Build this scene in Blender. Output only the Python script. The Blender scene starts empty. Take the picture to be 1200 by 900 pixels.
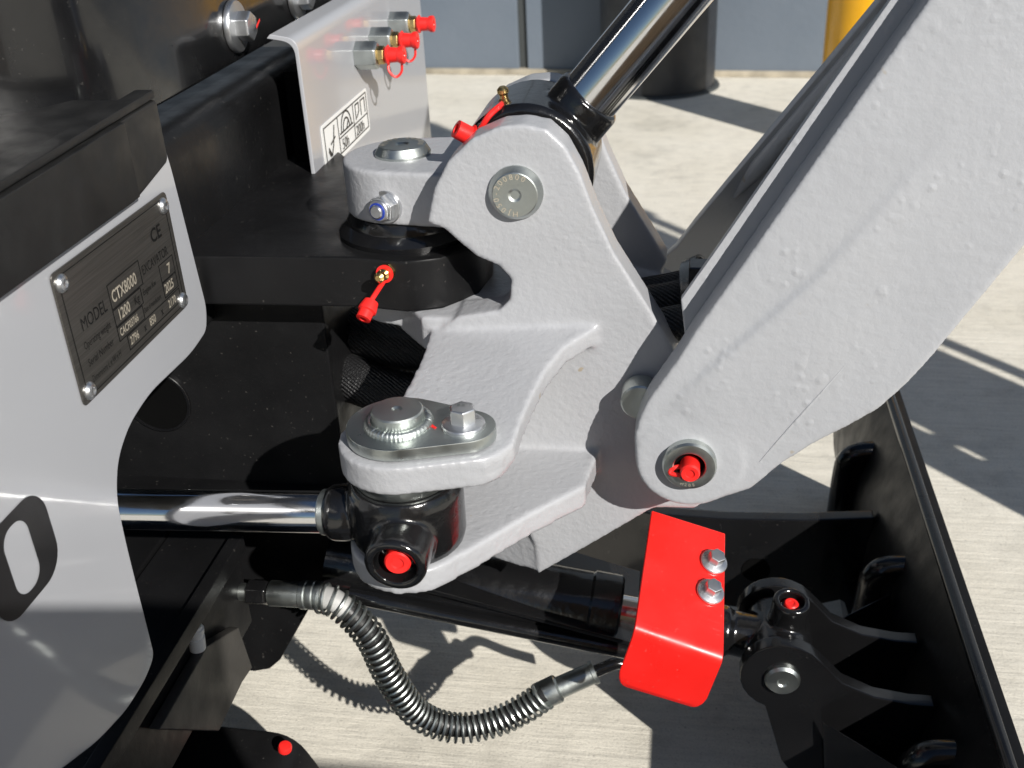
import bpy, bmesh, math, random
from mathutils import Vector, Matrix, noise
random.seed(7)
S = bpy.context.scene
COL = S.collection
V = Vector
R = math.radians

# ------------------------------------------------------------------ camera
# World frame = machine frame: +X machine front, +Y away from the photographer, +Z up.
FPX, CH, YAW = 1260.0, 0.74, R(10)
dn = V((120/FPX, -2350/FPX, -1)).normalized()       # world down seen in the camera
up = -dn
fw = V((0, 0, -1)); fw = (fw - up*fw.dot(up)).normalized()
rt = fw.cross(up)
AX = math.cos(YAW)*rt - math.sin(YAW)*fw
AY = math.sin(YAW)*rt + math.cos(YAW)*fw
ROT = Matrix((AX, AY, up))                            # camera vector -> world vector
CAM = V((0, 0, CH))
cd = bpy.data.cameras.new('camera'); cam = bpy.data.objects.new('camera', cd); COL.objects.link(cam)
cd.sensor_width = 36; cd.lens = 36*FPX/1200; cd.clip_start = 0.02; cd.clip_end = 300
cd.dof.use_dof = True; cd.dof.focus_distance = 0.64; cd.dof.aperture_fstop = 16
cam.matrix_world = Matrix.Translation(CAM) @ ROT.to_4x4()
S.camera = cam

# ------------------------------------------------------------------ world, sun, exposure
SUN = V((1.03, -1.20, 1.0)).normalized()              # direction towards the sun
w = bpy.data.worlds.new('World'); S.world = w; w.use_nodes = True
nt = w.node_tree; bg = nt.nodes['Background']
sky = nt.nodes.new('ShaderNodeTexSky'); sky.sky_type = 'NISHITA'; sky.sun_disc = False; sky.dust_density = 0.4; sky.ozone_density = 2.5
sky.sun_elevation = math.asin(SUN.z); sky.sun_rotation = math.atan2(SUN.x, SUN.y)
nt.links.new(sky.outputs[0], bg.inputs[0]); bg.inputs[1].default_value = 0.05
sl = bpy.data.lights.new('sun', 'SUN'); sun = bpy.data.objects.new('sun', sl); COL.objects.link(sun)
sl.energy = 4.8; sl.angle = R(0.5); sl.color = (1.0, 0.965, 0.91)
sun.rotation_euler = SUN.to_track_quat('Z', 'Y').to_euler(); sun.location = SUN*5
S.view_settings.view_transform = 'Standard'; S.view_settings.look = 'None'
S.view_settings.exposure = 0.27; S.view_settings.gamma = 1; S.view_settings.use_curve_mapping = False

# ------------------------------------------------------------------ measuring helper (a sight line met with a real plane)
def at(px, py, **k):
    v = ROT @ V(((px-600)/FPX, -(py-450)/FPX, -1))
    (a, c), = k.items()
    if a == 'd': return CAM + v*c
    i = 'xyz'.index(a); return CAM + v*((c-CAM[i])/v[i])
def at_plane(px, py, p0, n):
    v = ROT @ V(((px-600)/FPX, -(py-450)/FPX, -1))
    return CAM + v*((p0-CAM).dot(n)/v.dot(n))

# ------------------------------------------------------------------ materials
def nodes(name):
    m = bpy.data.materials.new(name); m.use_nodes = True
    t = m.node_tree; return m, t, t.nodes['Principled BSDF']
def N(t, kind, **k):
    n = t.nodes.new(kind)
    for a, b in k.items():
        if a.startswith('i_'): n.inputs[a[2:].replace('_', ' ')].default_value = b
        else: setattr(n, a, b)
    return n
def coord(t, scale=(1,1,1)):
    c = N(t, 'ShaderNodeTexCoord'); mp = N(t, 'ShaderNodeMapping'); mp.inputs['Scale'].default_value = scale
    t.links.new(c.outputs['Object'], mp.inputs[0]); return mp.outputs[0]
def ramp(t, src, stops):
    r = N(t, 'ShaderNodeValToRGB'); e = r.color_ramp.elements
    while len(e) < len(stops): e.new(0.5)
    for el, (p, c) in zip(e, stops):
        el.position = p; el.color = (c if len(c) == 4 else (*c, 1)) if isinstance(c, tuple) else (c, c, c, 1)
    t.links.new(src, r.inputs[0]); return r.outputs[0]
def bump(t, b, src, strength, dist):
    n = N(t, 'ShaderNodeBump', i_Strength=strength, i_Distance=dist)
    t.links.new(src, n.inputs['Height'])
    if b.inputs['Normal'].links: t.links.new(b.inputs['Normal'].links[0].from_socket, n.inputs['Normal'])
    t.links.new(n.outputs[0], b.inputs['Normal'])
def paint(name, col, rough=.35, coat=0.0, peel=0.0, peel_scale=260, lumps=0.0, dust=0.0, metal=0.0, var=.06, rvar=.1, spec=.5, coat_rough=.06, stain=0.0, scuff=0.0):
    m, t, b = nodes(name)
    c = coord(t)
    n1 = N(t, 'ShaderNodeTexNoise', i_Scale=18.0, i_Detail=5.0); t.links.new(c, n1.inputs[0])
    lo = tuple(x*(1-var) for x in col); hi = tuple(min(1, x*(1+var)) for x in col)
    cr = ramp(t, n1.outputs[0], [(.3, lo), (.7, hi)])
    if dust:
        n2 = N(t, 'ShaderNodeTexNoise', i_Scale=330.0, i_Detail=2.0); t.links.new(c, n2.inputs[0])
        mk = ramp(t, n2.outputs[0], [(.70, 0.0), (.76, 1.0)])
        mx = N(t, 'ShaderNodeMix', data_type='RGBA'); mx.inputs[7].default_value = (.3, .28, .25, 1)
        mu = N(t, 'ShaderNodeMath', operation='MULTIPLY'); mu.inputs[1].default_value = dust
        t.links.new(mk, mu.inputs[0]); t.links.new(mu.outputs[0], mx.inputs[0]); t.links.new(cr, mx.inputs[6]); cr = mx.outputs[2]
    def over(cr, mask, amount, colour):
        mx = N(t, 'ShaderNodeMix', data_type='RGBA'); mx.inputs[7].default_value = (*colour, 1)
        mu = N(t, 'ShaderNodeMath', operation='MULTIPLY'); mu.inputs[1].default_value = amount
        t.links.new(mask, mu.inputs[0]); t.links.new(mu.outputs[0], mx.inputs[0]); t.links.new(cr, mx.inputs[6]); return mx.outputs[2]
    if stain:
        n7 = N(t, 'ShaderNodeTexNoise', i_Scale=52.0, i_Detail=3.0); t.links.new(c, n7.inputs[0])
        cr = over(cr, ramp(t, n7.outputs[0], [(.735, 0.0), (.76, 1.0)]), stain, (.30, .22, .09))
        n8 = N(t, 'ShaderNodeTexNoise', i_Scale=9.0, i_Detail=8.0, i_Roughness=.7); t.links.new(c, n8.inputs[0])
        cr = over(cr, ramp(t, n8.outputs[0], [(.52, 0.0), (.75, 1.0)]), stain*.35, (.26, .25, .23))
    if scuff:
        c9 = coord(t, (30, 260, 120)); n9 = N(t, 'ShaderNodeTexNoise', i_Scale=1.0, i_Detail=9.0, i_Roughness=.75); t.links.new(c9, n9.inputs[0])
        n10 = N(t, 'ShaderNodeTexNoise', i_Scale=25.0, i_Detail=3.0); t.links.new(c, n10.inputs[0])
        mu9 = N(t, 'ShaderNodeMath', operation='MULTIPLY'); t.links.new(ramp(t, n9.outputs[0], [(.60, 0.0), (.70, 1.0)]), mu9.inputs[0]); t.links.new(ramp(t, n10.outputs[0], [(.45, 0.0), (.62, 1.0)]), mu9.inputs[1])
        cr = over(cr, mu9.outputs[0], scuff, tuple(min(1, x*.6+.12) for x in col))
    t.links.new(cr, b.inputs['Base Color'])
    n3 = N(t, 'ShaderNodeTexNoise', i_Scale=45.0, i_Detail=6.0); t.links.new(c, n3.inputs[0])
    rr = ramp(t, n3.outputs[0], [(.3, max(.02, rough-rvar)), (.75, min(1, rough+rvar))]); t.links.new(rr, b.inputs['Roughness'])
    b.inputs['Metallic'].default_value = metal
    b.inputs['Specular IOR Level'].default_value = spec
    b.inputs['Coat Weight'].default_value = coat; b.inputs['Coat Roughness'].default_value = coat_rough
    if lumps:
        n4 = N(t, 'ShaderNodeTexVoronoi', i_Scale=150.0, feature='SMOOTH_F1'); t.links.new(c, n4.inputs[0])
        h = ramp(t, n4.outputs[0], [(.0, 1.0), (.38, 0.0)])
        n5 = N(t, 'ShaderNodeTexNoise', i_Scale=30.0, i_Detail=3.0); t.links.new(c, n5.inputs[0])
        g = ramp(t, n5.outputs[0], [(.52, 0.0), (.62, 1.0)])
        mu = N(t, 'ShaderNodeMath', operation='MULTIPLY'); t.links.new(h, mu.inputs[0]); t.links.new(g, mu.inputs[1])
        bump(t, b, mu.outputs[0], lumps, .0012)
    if peel:
        n6 = N(t, 'ShaderNodeTexNoise', i_Scale=float(peel_scale), i_Detail=3.0, i_Roughness=.55); t.links.new(c, n6.inputs[0])
        bump(t, b, n6.outputs[0], peel, .0012)
    return m
M = {}
M['cast'] = paint('grey_cast_paint', (.388, .394, .410), .38, coat=.25, peel=.42, peel_scale=230, lumps=.18, var=.05, coat_rough=.2, stain=.55)
M['boom'] = paint('grey_boom_paint', (.40, .410, .430), .40, coat=.2, peel=.36, peel_scale=170, lumps=.34, var=.04, coat_rough=.2, stain=.4)
M['panel'] = paint('glossy_grey_panel', (.40, .408, .43), .30, coat=.65, var=.01, rvar=.0)
M['black'] = paint('black_gloss_paint', (.007, .007, .0075), .22, coat=.3, peel=.05, peel_scale=120, dust=.08, var=.2, scuff=.04)
M['frame'] = paint('black_frame_paint', (.008, .008, .0085), .38, peel=.12, peel_scale=160, dust=.12, spec=.22, var=.25, scuff=.06)
M['castblack'] = paint('black_cast_paint', (.007, .007, .0075), .2, coat=.4, peel=.3, peel_scale=190, var=.2, coat_rough=.1)
M['rubber'] = paint('black_rubber', (.012, .0118, .0115), .50, peel=.55, peel_scale=26, var=.35, rvar=.2, scuff=.25, lumps=0)
M['red'] = paint('red_plastic', (.82, .022, .018), .38, peel=.05, var=.04)
M['redpaint'] = paint('red_paint', (.78, .016, .012), .36, coat=.25, peel=.08, peel_scale=140, lumps=.1, var=.06, coat_rough=.2, scuff=.22, dust=.15)
M['brass'] = paint('brass', (.72, .50, .20), .28, metal=1.0, var=.1)
M['zinc'] = paint('zinc_plate', (.50, .53, .51), .40, metal=1.0, peel=.08, peel_scale=300, var=.14, rvar=.14)
M['steel'] = paint('bright_bolt_steel', (.66, .67, .68), .33, metal=.95, peel=.1, peel_scale=400, var=.1)
M['white'] = paint('white_sticker', (.82, .82, .80), .35, var=.02)
M['wrap'] = paint('printed_hose_wrap', (.38, .38, .37), .5, var=.5)
M['ink'] = paint('dark_ink', (.02, .02, .02), .4)
M['decal'] = paint('matte_black_decal', (.011, .011, .012), .42, var=.1)
M['silverprint'] = paint('etched_print', (.52, .47, .38), .4, metal=.4, var=.05)
M['plateprint'] = paint('faint_plate_print', (.006, .006, .006), .5)
M['teal'] = paint('teal_plastic', (.02, .35, .28), .4)
M['yellow'] = paint('yellow_bollard_paint', (.80, .40, .012), .35, coat=.3, peel=.05, peel_scale=30, var=.05)
M['dark_bollard'] = paint('dark_bollard_paint', (.017, .019, .023), .5, var=.2)
M['blue'] = paint('blue_nylon', (.02, .05, .35), .4)
M['wood'] = paint('crate_wood', (.35, .24, .14), .7, var=.2)
M['dusty_sunlit'] = paint('dusty_sunlit_black_paint', (.045, .042, .038), .5, peel=.1, var=.3, scuff=.2)  # lighter base colour carries both dust and grazing sunlight
M['hole_shade'] = paint('painted_hole_shade', (.003, .003, .003), .8, spec=.05)  # near-black colour stands in for the shade inside openings

def mat_plate():
    m, t, b = nodes('brushed_dark_nameplate'); c = coord(t, (400, 8, 400))
    n = N(t, 'ShaderNodeTexNoise', i_Scale=3.0, i_Detail=4.0); t.links.new(c, n.inputs[0])
    t.links.new(ramp(t, n.outputs[0], [(.2, (.11, .104, .095)), (.8, (.20, .19, .175))]), b.inputs['Base Color'])
    b.inputs['Metallic'].default_value = .8; b.inputs['Roughness'].default_value = .38; b.inputs['Anisotropic'].default_value = .4
    return m
M['plate'] = mat_plate()
def mat_chrome():
    m, t, b = nodes('chrome_rod'); c = coord(t)
    n = N(t, 'ShaderNodeTexNoise', i_Scale=90.0, i_Detail=8.0, i_Roughness=.7); t.links.new(c, n.inputs[0])
    t.links.new(ramp(t, n.outputs[0], [(.42, .09), (.8, .22)]), b.inputs['Roughness'])
    b.inputs['Base Color'].default_value = (.80, .80, .81, 1); b.inputs['Metallic'].default_value = 1
    return m
M['chrome'] = mat_chrome()
def mat_braid():
    m, t, b = nodes('braided_sleeve'); c = coord(t)
    w1 = N(t, 'ShaderNodeTexWave', i_Scale=170.0, bands_direction='DIAGONAL'); t.links.new(c, w1.inputs[0])
    w2 = N(t, 'ShaderNodeTexVoronoi', i_Scale=700.0); t.links.new(c, w2.inputs[0])
    a = N(t, 'ShaderNodeMath', operation='ADD'); t.links.new(w1.outputs[1], a.inputs[0]); t.links.new(w2.outputs[0], a.inputs[1])
    b.inputs['Base Color'].default_value = (.013, .013, .014, 1); b.inputs['Roughness'].default_value = .5
    bump(t, b, a.outputs[0], .8, .0008); return m
M['braid'] = mat_braid()
M['hose'] = paint('hose_rubber', (.018, .018, .018), .45, peel=.2, peel_scale=300)
def mat_concrete():
    m, t, b = nodes('broomed_concrete'); c = coord(t)
    n = N(t, 'ShaderNodeTexNoise', i_Scale=3.0, i_Detail=9.0, i_Roughness=.62); t.links.new(c, n.inputs[0])
    n2 = N(t, 'ShaderNodeTexNoise', i_Scale=28.0, i_Detail=7.0, i_Roughness=.7); t.links.new(c, n2.inputs[0])
    c3 = coord(t, (9, 150, 9)); n3 = N(t, 'ShaderNodeTexNoise', i_Scale=1.0, i_Detail=6.0, i_Roughness=.7); t.links.new(c3, n3.inputs[0])
    base = ramp(t, n.outputs[0], [(.25, (.64, .60, .505)), (.5, (.73, .69, .595)), (.8, (.79, .755, .665))])
    fine = ramp(t, n2.outputs[0], [(.28, .80), (.5, 1.0), (.75, 1.06)])
    brm = ramp(t, n3.outputs[0], [(.3, .80), (.6, 1.06)])
    a = N(t, 'ShaderNodeMix', data_type='RGBA', blend_type='MULTIPLY'); a.inputs[0].default_value = .75
    t.links.new(base, a.inputs[6]); t.links.new(fine, a.inputs[7])
    a2 = N(t, 'ShaderNodeMix', data_type='RGBA', blend_type='MULTIPLY'); a2.inputs[0].default_value = .7
    t.links.new(a.outputs[2], a2.inputs[6]); t.links.new(brm, a2.inputs[7])
    n4 = N(t, 'ShaderNodeTexNoise', i_Scale=420.0, i_Detail=4.0, i_Roughness=.7); t.links.new(c, n4.inputs[0])
    n5 = N(t, 'ShaderNodeTexVoronoi', i_Scale=70.0); t.links.new(c, n5.inputs[0])
    n6 = N(t, 'ShaderNodeTexNoise', i_Scale=7.0, i_Detail=6.0); t.links.new(c, n6.inputs[0])
    src = a2.outputs[2]
    for v_ in (ramp(t, n4.outputs[0], [(.32, .72), (.48, 1.0), (.66, 1.07)]), ramp(t, n5.outputs[0], [(.05, .6), (.10, 1.0)]), ramp(t, n6.outputs[0], [(.30, .84), (.45, 1.0)])):
        m3 = N(t, 'ShaderNodeMix', data_type='RGBA', blend_type='MULTIPLY'); m3.inputs[0].default_value = .8
        t.links.new(src, m3.inputs[6]); t.links.new(v_, m3.inputs[7]); src = m3.outputs[2]
    t.links.new(src, b.inputs['Base Color']); b.inputs['Roughness'].default_value = .85
    ad = N(t, 'ShaderNodeMath', operation='ADD'); t.links.new(n3.outputs[0], ad.inputs[0]); t.links.new(n2.outputs[0], ad.inputs[1])
    bump(t, b, ad.outputs[0], .4, .004); bump(t, b, n4.outputs[0], .25, .002)
    return m
M['concrete'] = mat_concrete()
def mat_wall():
    m, t, b = nodes('slate_wall_paint'); c = coord(t)
    n = N(t, 'ShaderNodeTexNoise', i_Scale=2.2, i_Detail=8.0, i_Roughness=.65); t.links.new(c, n.inputs[0])
    t.links.new(ramp(t, n.outputs[0], [(.3, (.118, .145, .180)), (.7, (.145, .172, .207))]), b.inputs['Base Color'])
    n2 = N(t, 'ShaderNodeTexNoise', i_Scale=60.0, i_Detail=4.0); t.links.new(c, n2.inputs[0])
    b.inputs['Roughness'].default_value = .6; bump(t, b, n2.outputs[0], .2, .004); return m
M['wall'] = mat_wall()
M['joint'] = paint('dark_joint_sealant', (.045, .05, .05), .7)
M['dirt'] = paint('wall_foot_dirt', (.36, .32, .25), .9, peel=.5, peel_scale=60, var=.3)

# ------------------------------------------------------------------ mesh helpers
WLOC = {}
def thing(name, loc, label, cat, group=None):
    o = bpy.data.objects.new(name, None); COL.objects.link(o); o.location = loc; o.empty_display_size = .03
    WLOC[o.name] = V(loc); tag(o, label, cat, group); return o
def tag(o, label=None, cat=None, group=None, kind=None):
    for k, v in (('label', label), ('category', cat), ('group', group), ('kind', kind)):
        if v: o[k] = v
    return o
def link_mesh(me, name, mat, parent=None):
    vs = me.vertices
    lo = V((min(v.co[i] for v in vs) for i in range(3))); hi = V((max(v.co[i] for v in vs) for i in range(3)))
    c = (lo+hi)/2
    me.transform(Matrix.Translation(-c))
    o = bpy.data.objects.new(name, me); COL.objects.link(o); me.name = name
    if not me.materials: me.materials.append(M[mat])
    WLOC[o.name] = c
    if parent is not None:
        o.parent = parent; o.location = c - WLOC[parent.name]
    else: o.location = c
    return o
def obj(bm, name, mat, parent=None, bevel=0, seg=2, angle=32, label=None):
    bmesh.ops.recalc_face_normals(bm, faces=bm.faces)
    if bevel:
        es = [e for e in bm.edges if len(e.link_faces) == 2 and e.calc_face_angle(0) > R(angle)]
        bmesh.ops.bevel(bm, geom=es, offset=bevel, segments=seg, profile=.5, affect='EDGES', clamp_overlap=True)
    me = bpy.data.meshes.new(name); bm.to_mesh(me); bm.free()
    me.polygons.foreach_set('use_smooth', [True]*len(me.polygons)); me.set_sharp_from_angle(angle=R(angle))
    o = link_mesh(me, name, mat, parent)
    if bevel:
        wn_ = o.modifiers.new('weighted_normal', 'WEIGHTED_NORMAL'); wn_.keep_sharp = True; wn_.weight = 100
    if label: o['label'] = label
    return o
def fuse(bm, name, mat, parent, voxel=.002, smooth=6, factor=.5):
    """union of overlapping closed shapes with cast-looking fillets"""
    bmesh.ops.recalc_face_normals(bm, faces=bm.faces)
    me = bpy.data.meshes.new('tmp'); bm.to_mesh(me); bm.free()
    o = bpy.data.objects.new('tmp', me); COL.objects.link(o)
    r = o.modifiers.new('r', 'REMESH'); r.mode = 'VOXEL'; r.voxel_size = voxel
    if smooth:
        s = o.modifiers.new('s', 'SMOOTH'); s.iterations = smooth; s.factor = factor
    dg = bpy.context.evaluated_depsgraph_get()
    me2 = bpy.data.meshes.new_from_object(o.evaluated_get(dg))
    bpy.data.objects.remove(o); bpy.data.meshes.remove(me)
    me2.polygons.foreach_set('use_smooth', [True]*len(me2.polygons))
    me2.materials.clear()
    return link_mesh(me2, name, mat, parent)
def basis(axis):
    a = V(axis).normalized()
    h = V((0, 0, 1)) if abs(a.z) < .9 else V((1, 0, 0))
    u = h.cross(a).normalized(); return a, u, a.cross(u)
def prism(bm, pts, vec):
    pts = [V(p) for p in pts]; vec = V(vec)
    a = [bm.verts.new(p) for p in pts]; b = [bm.verts.new(p+vec) for p in pts]
    bm.faces.new(a); bm.faces.new(b[::-1])
    for i in range(len(a)):
        j = (i+1) % len(a); bm.faces.new((a[i], b[i], b[j], a[j]))
def box(bm, lo, hi):
    x0, y0, z0 = lo; x1, y1, z1 = hi
    prism(bm, [(x0, y0, z0), (x1, y0, z0), (x1, y1, z0), (x0, y1, z0)], (0, 0, z1-z0))
def lathe(bm, p0, axis, prof, seg=40, cap=True):
    """prof: list of (distance along the axis, radius)"""
    a, u, v = basis(axis); p0 = V(p0); rings = []
    for t, r in prof:
        rings.append([bm.verts.new(p0 + a*t + (u*math.cos(2*math.pi*i/seg) + v*math.sin(2*math.pi*i/seg))*max(r, 1e-5)) for i in range(seg)])
    for q in range(len(rings)-1):
        for i in range(seg):
            j = (i+1) % seg; bm.faces.new((rings[q][i], rings[q][j], rings[q+1][j], rings[q+1][i]))
    if cap:
        bm.faces.new(rings[0][::-1]); bm.faces.new(rings[-1])
def cyl(bm, p0, p1, r0, r1=None, seg=40):
    p0, p1 = V(p0), V(p1); lathe(bm, p0, p1-p0, [(0, r0), ((p1-p0).length, r0 if r1 is None else r1)], seg)
def ring(bm, p0, axis, prof, seg=40):
    """closed profile turned about an axis (a tube with a wall)"""
    lathe(bm, p0, axis, list(prof)+[prof[0]], seg, cap=False)
    bmesh.ops.remove_doubles(bm, verts=bm.verts, dist=1e-6)
def hexa(bm, p0, axis, flat, h, turn=0.0):
    a, u, v = basis(axis); p0 = V(p0); r = flat/math.sqrt(3)
    prof = []
    for t, k in ((0, 1), (h*.86, 1), (h, .9)):
        prof.append([bm.verts.new(p0 + a*t + (u*math.cos(turn+i*math.pi/3) + v*math.sin(turn+i*math.pi/3))*r*k) for i in range(6)])
    for q in range(2):
        for i in range(6):
            j = (i+1) % 6; bm.faces.new((prof[q][i], prof[q][j], prof[q+1][j], prof[q+1][i]))
    bm.faces.new(prof[0][::-1]); bm.faces.new(prof[-1])
def spline(pts, n=12):
    pts = [V(p) for p in pts]; P = [pts[0]*2-pts[1]] + pts + [pts[-1]*2-pts[-2]]; out = []
    for i in range(1, len(P)-2):
        a, b, c, d = P[i-1:i+3]
        for k in range(n):
            t = k/n
            out.append(.5*((2*b) + (c-a)*t + (2*a-5*b+4*c-d)*t*t + (3*b-a-3*c+d)*t**3))
    out.append(pts[-1]); return out
def frames(path):
    T = [(path[min(i+1, len(path)-1)]-path[max(i-1, 0)]).normalized() for i in range(len(path))]
    _, u, _ = basis(T[0]); out = []
    for t in T:
        u = (u - t*u.dot(t)).normalized(); out.append((t, u, t.cross(u)))
    return out
def tube(bm, path, r, seg=14, cap=True):
    fr = frames(path); rings = []
    for k, (p, (t, u, v)) in enumerate(zip(path, fr)):
        rr = r(k/(len(path)-1)) if callable(r) else r
        rings.append([bm.verts.new(p + (u*math.cos(2*math.pi*i/seg)+v*math.sin(2*math.pi*i/seg))*rr) for i in range(seg)])
    for q in range(len(rings)-1):
        for i in range(seg):
            j = (i+1) % seg; bm.faces.new((rings[q][i], rings[q][j], rings[q+1][j], rings[q+1][i]))
    if cap: bm.faces.new(rings[0][::-1]); bm.faces.new(rings[-1])
def rounded(poly, r, n=5):
    """round the corners of a 3D polygon"""
    out = []; L = len(poly); poly = [V(p) for p in poly]
    rs = r if isinstance(r, (list, tuple)) else [r]*L
    for i in range(L):
        p, a, b = poly[i], poly[i-1], poly[(i+1) % L]
        if rs[i] <= 0: out.append(p); continue
        da, db = (a-p), (b-p); k = min(rs[i], da.length*.45, db.length*.45)
        q0, q1 = p+da.normalized()*k, p+db.normalized()*k
        for j in range(n+1):
            t = j/n; out.append(q0*(1-t)**2 + p*2*t*(1-t) + q1*t*t)
    return out
def stadium(c0, c1, r0, r1, n=12):
    """plan outline round two circles (2D)"""
    c0, c1 = V((c0[0], c0[1])), V((c1[0], c1[1])); d = c1-c0; L = d.length; base = math.atan2(d.y, d.x)
    g = math.acos(max(-1, min(1, (r0-r1)/L))); out = []
    for i in range(n*2+1):
        a = base + g + (2*math.pi-2*g)*i/(2*n); out.append((c0.x+r0*math.cos(a), c0.y+r0*math.sin(a)))
    for i in range(n*2+1):
        a = base - g + 2*g*i/(2*n); out.append((c1.x+r1*math.cos(a), c1.y+r1*math.sin(a)))
    return out
def text(body, name, mat, parent, o, xd, yd, size, align='LEFT', bold=0.0, sx=1.0):
    cu = bpy.data.curves.new('t', 'FONT'); cu.body = body; cu.size = size; cu.align_x = align; cu.offset = bold*size; cu.resolution_u = 3
    to = bpy.data.objects.new('t', cu); COL.objects.link(to)
    me = bpy.data.meshes.new_from_object(to.evaluated_get(bpy.context.evaluated_depsgraph_get()))
    bpy.data.objects.remove(to); bpy.data.curves.remove(cu)
    xd, yd = V(xd).normalized(), V(yd).normalized(); zd = xd.cross(yd); o = V(o)
    for v in me.vertices: v.co = o + xd*v.co.x*sx + yd*v.co.y + zd*v.co.z
    me.materials.clear(); return link_mesh(me, name, mat, parent)
def bolt(parent, pos, axis, flat, h, wr, wh=.0015, name='bolt', turn=.3, mat='steel', flange=True):
    a = V(axis).normalized(); pos = V(pos)
    bm = bmesh.new(); hexa(bm, pos+a*(wh+.0008), a, flat, h, turn)
    o = obj(bm, name, mat, parent, bevel=flat*.03, seg=1)
    bm = bmesh.new()
    lathe(bm, pos, a, [(0, wr), (wh*.7, wr), (wh, wr*.96), (wh+.0012 if flange else wh, flat*.56)], 36)
    obj(bm, 'washer', mat, o)
    return o
def dust_cap(parent, pos, axis, r, h, name='dust_cap', strap=None, flared=True):
    bm = bmesh.new()
    if flared: prof = [(0, r*.95), (h*.12, r*1.12), (h*.2, r*.86), (h*.62, r*.80), (h*.78, r*1.0), (h*.96, r*1.0), (h, r*.9), (h*.97, r*.4), (h*.93, r*.36)]
    else: prof = [(0, r), (h*.9, r), (h, r*.86), (h*.98, r*.5), (h*.9, r*.42)]
    lathe(bm, pos, axis, prof, 28)
    if strap:
        p = spline(strap, 8); fr = frames(p)
        for k in range(len(p)-1): pass
        tube(bm, p, .0011, 8)
    return obj(bm, name, 'red', parent)

# ================================================================== SETTING
bm = bmesh.new()
g = [bm.verts.new(p) for p in ((-40, -40, 0), (40, -40, 0), (40, 40, 0), (-40, 40, 0))]; bm.faces.new(g)
ground = obj(bm, 'ground', 'concrete'); tag(ground, kind='structure', label='pale broom-finished concrete yard under the excavator')

ja, jb = at(628, 89, z=.004), at(600, 118, z=.004); jd = (jb-ja).normalized(); jn = V((-jd.y, jd.x, 0))*.006
bm = bmesh.new(); bm.faces.new([bm.verts.new(p) for p in (ja-jn, ja+jn, ja+jd*1.1+jn, ja+jd*1.1-jn)]); obj(bm, 'slab_joint', 'dirt', ground)

# wall at the back of the yard
wa, wb = at(500, 86, z=0), at(900, 90, z=0)
wd = (wb-wa).normalized(); wn = V((wd.y, -wd.x, 0))
if wn.y > 0: wn = -wn
wall = thing('building_wall', (wa+wb)/2, 'slate blue panelled building wall behind the concrete yard', 'wall')
seam = at(617, 84, z=0); s0 = (seam-wa).dot(wd)
pw = 1.22
for k in range(-4, 5):
    a0, a1 = s0 + k*pw + .014, s0 + (k+1)*pw - .014
    bm = bmesh.new(); p, q = wa+wd*a0, wa+wd*a1
    prism(bm, [p+V((0, 0, .012)), q+V((0, 0, .012)), q+V((0, 0, 2.7)), p+V((0, 0, 2.7))], -wn*.05)
    obj(bm, 'wall_panel', 'wall', wall, bevel=.004)
    bm = bmesh.new(); p = wa+wd*(a1-.002) - wn*.012
    prism(bm, [p, p+wd*.032, p+wd*.032+V((0, 0, 2.7)), p+V((0, 0, 2.7))], -wn*.03)
    obj(bm, 'joint_strip', 'joint', wall)
bm = bmesh.new()
p, q = wa+wd*(s0-4*pw)+wn*.012, wa+wd*(s0+5*pw)+wn*.012
prism(bm, [p, q, q+V((0, 0, .018)), p+V((0, 0, .018))], -wn*.05)
obj(bm, 'base_strip', 'dirt', wall, bevel=.003)

def bollard(px, py, r, h, mat, label, cap):
    c = V((px, py, 0)) if py < 10 else at(px, py, z=0)
    t = thing('bollard', c, label, 'bollard', None)
    bm = bmesh.new(); lathe(bm, c, (0, 0, 1), [(0, r), (h, r)], 48); obj(bm, 'post', mat, t)
    bm = bmesh.new(); lathe(bm, c+V((0, 0, h)), (0, 0, 1), [(-.01, r*1.02), (.006, r*1.02), (.03, r*.8), (.045, r*.3), (.047, 0)], 48); obj(bm, 'cap', cap, t)
    bm = bmesh.new(); ring(bm, c, (0, 0, 1), [(0, r+.001), (0, r+.016), (.006, r+.013), (.007, r+.001)], 48); obj(bm, 'base_collar', 'joint', t)
    return t
bollard(770, 100, .166, 1.1, 'dark_bollard', 'dark charcoal bollard in front of the slate wall', 'dark_bollard')
bollard(.395, 2.60, .092, 1.15, 'yellow', 'yellow bollard partly hidden behind the grey boom', 'yellow')

# ================================================================== EXCAVATOR BODY (black front)
body = thing('excavator_body', (-.34, .75, .3), 'black painted front of the excavator body left of the grey swing bracket', 'excavator')
XP = -.33
# tall glossy front panel with a rolled near corner
bm = bmesh.new()
zb = .583
prof = [(XP-.30, .485), (XP-.16, .500), (XP-.085, .522), (XP-.042, .548), (XP-.016, .580), (XP-.004, .615), (XP, .66), (XP, .80), (XP, .95), (XP, 1.20)]
prof = spline([V((x, y, zb)) for x, y in prof], 6)
fr_ = [p + V((-.012, .010, 0)) for p in prof]
prism(bm, prof + fr_[::-1], (0, 0, .75))
obj(bm, 'front_panel', 'black', body, bevel=.003, angle=50)
for px, py in ((273, 31), (345, -4)):
    bolt(body, at(px, py, x=XP)+V((.0005, 0, 0)), (1, 0, 0), .019, .010, .0185, .004, name='panel_bolt', turn=.5, mat='steel')
# red marker dashes on the flange bolt
bm = bmesh.new()
p = at(273, 31, x=XP) + V((.0185, 0, 0))
prism(bm, [p+V((.001, -.004, -.001)), p+V((.001, .004, .003)), p+V((.001, .004, .0045)), p+V((.001, -.004, .001))], (.0003, 0, 0))
obj(bm, 'paint_mark', 'red', body)
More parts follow.
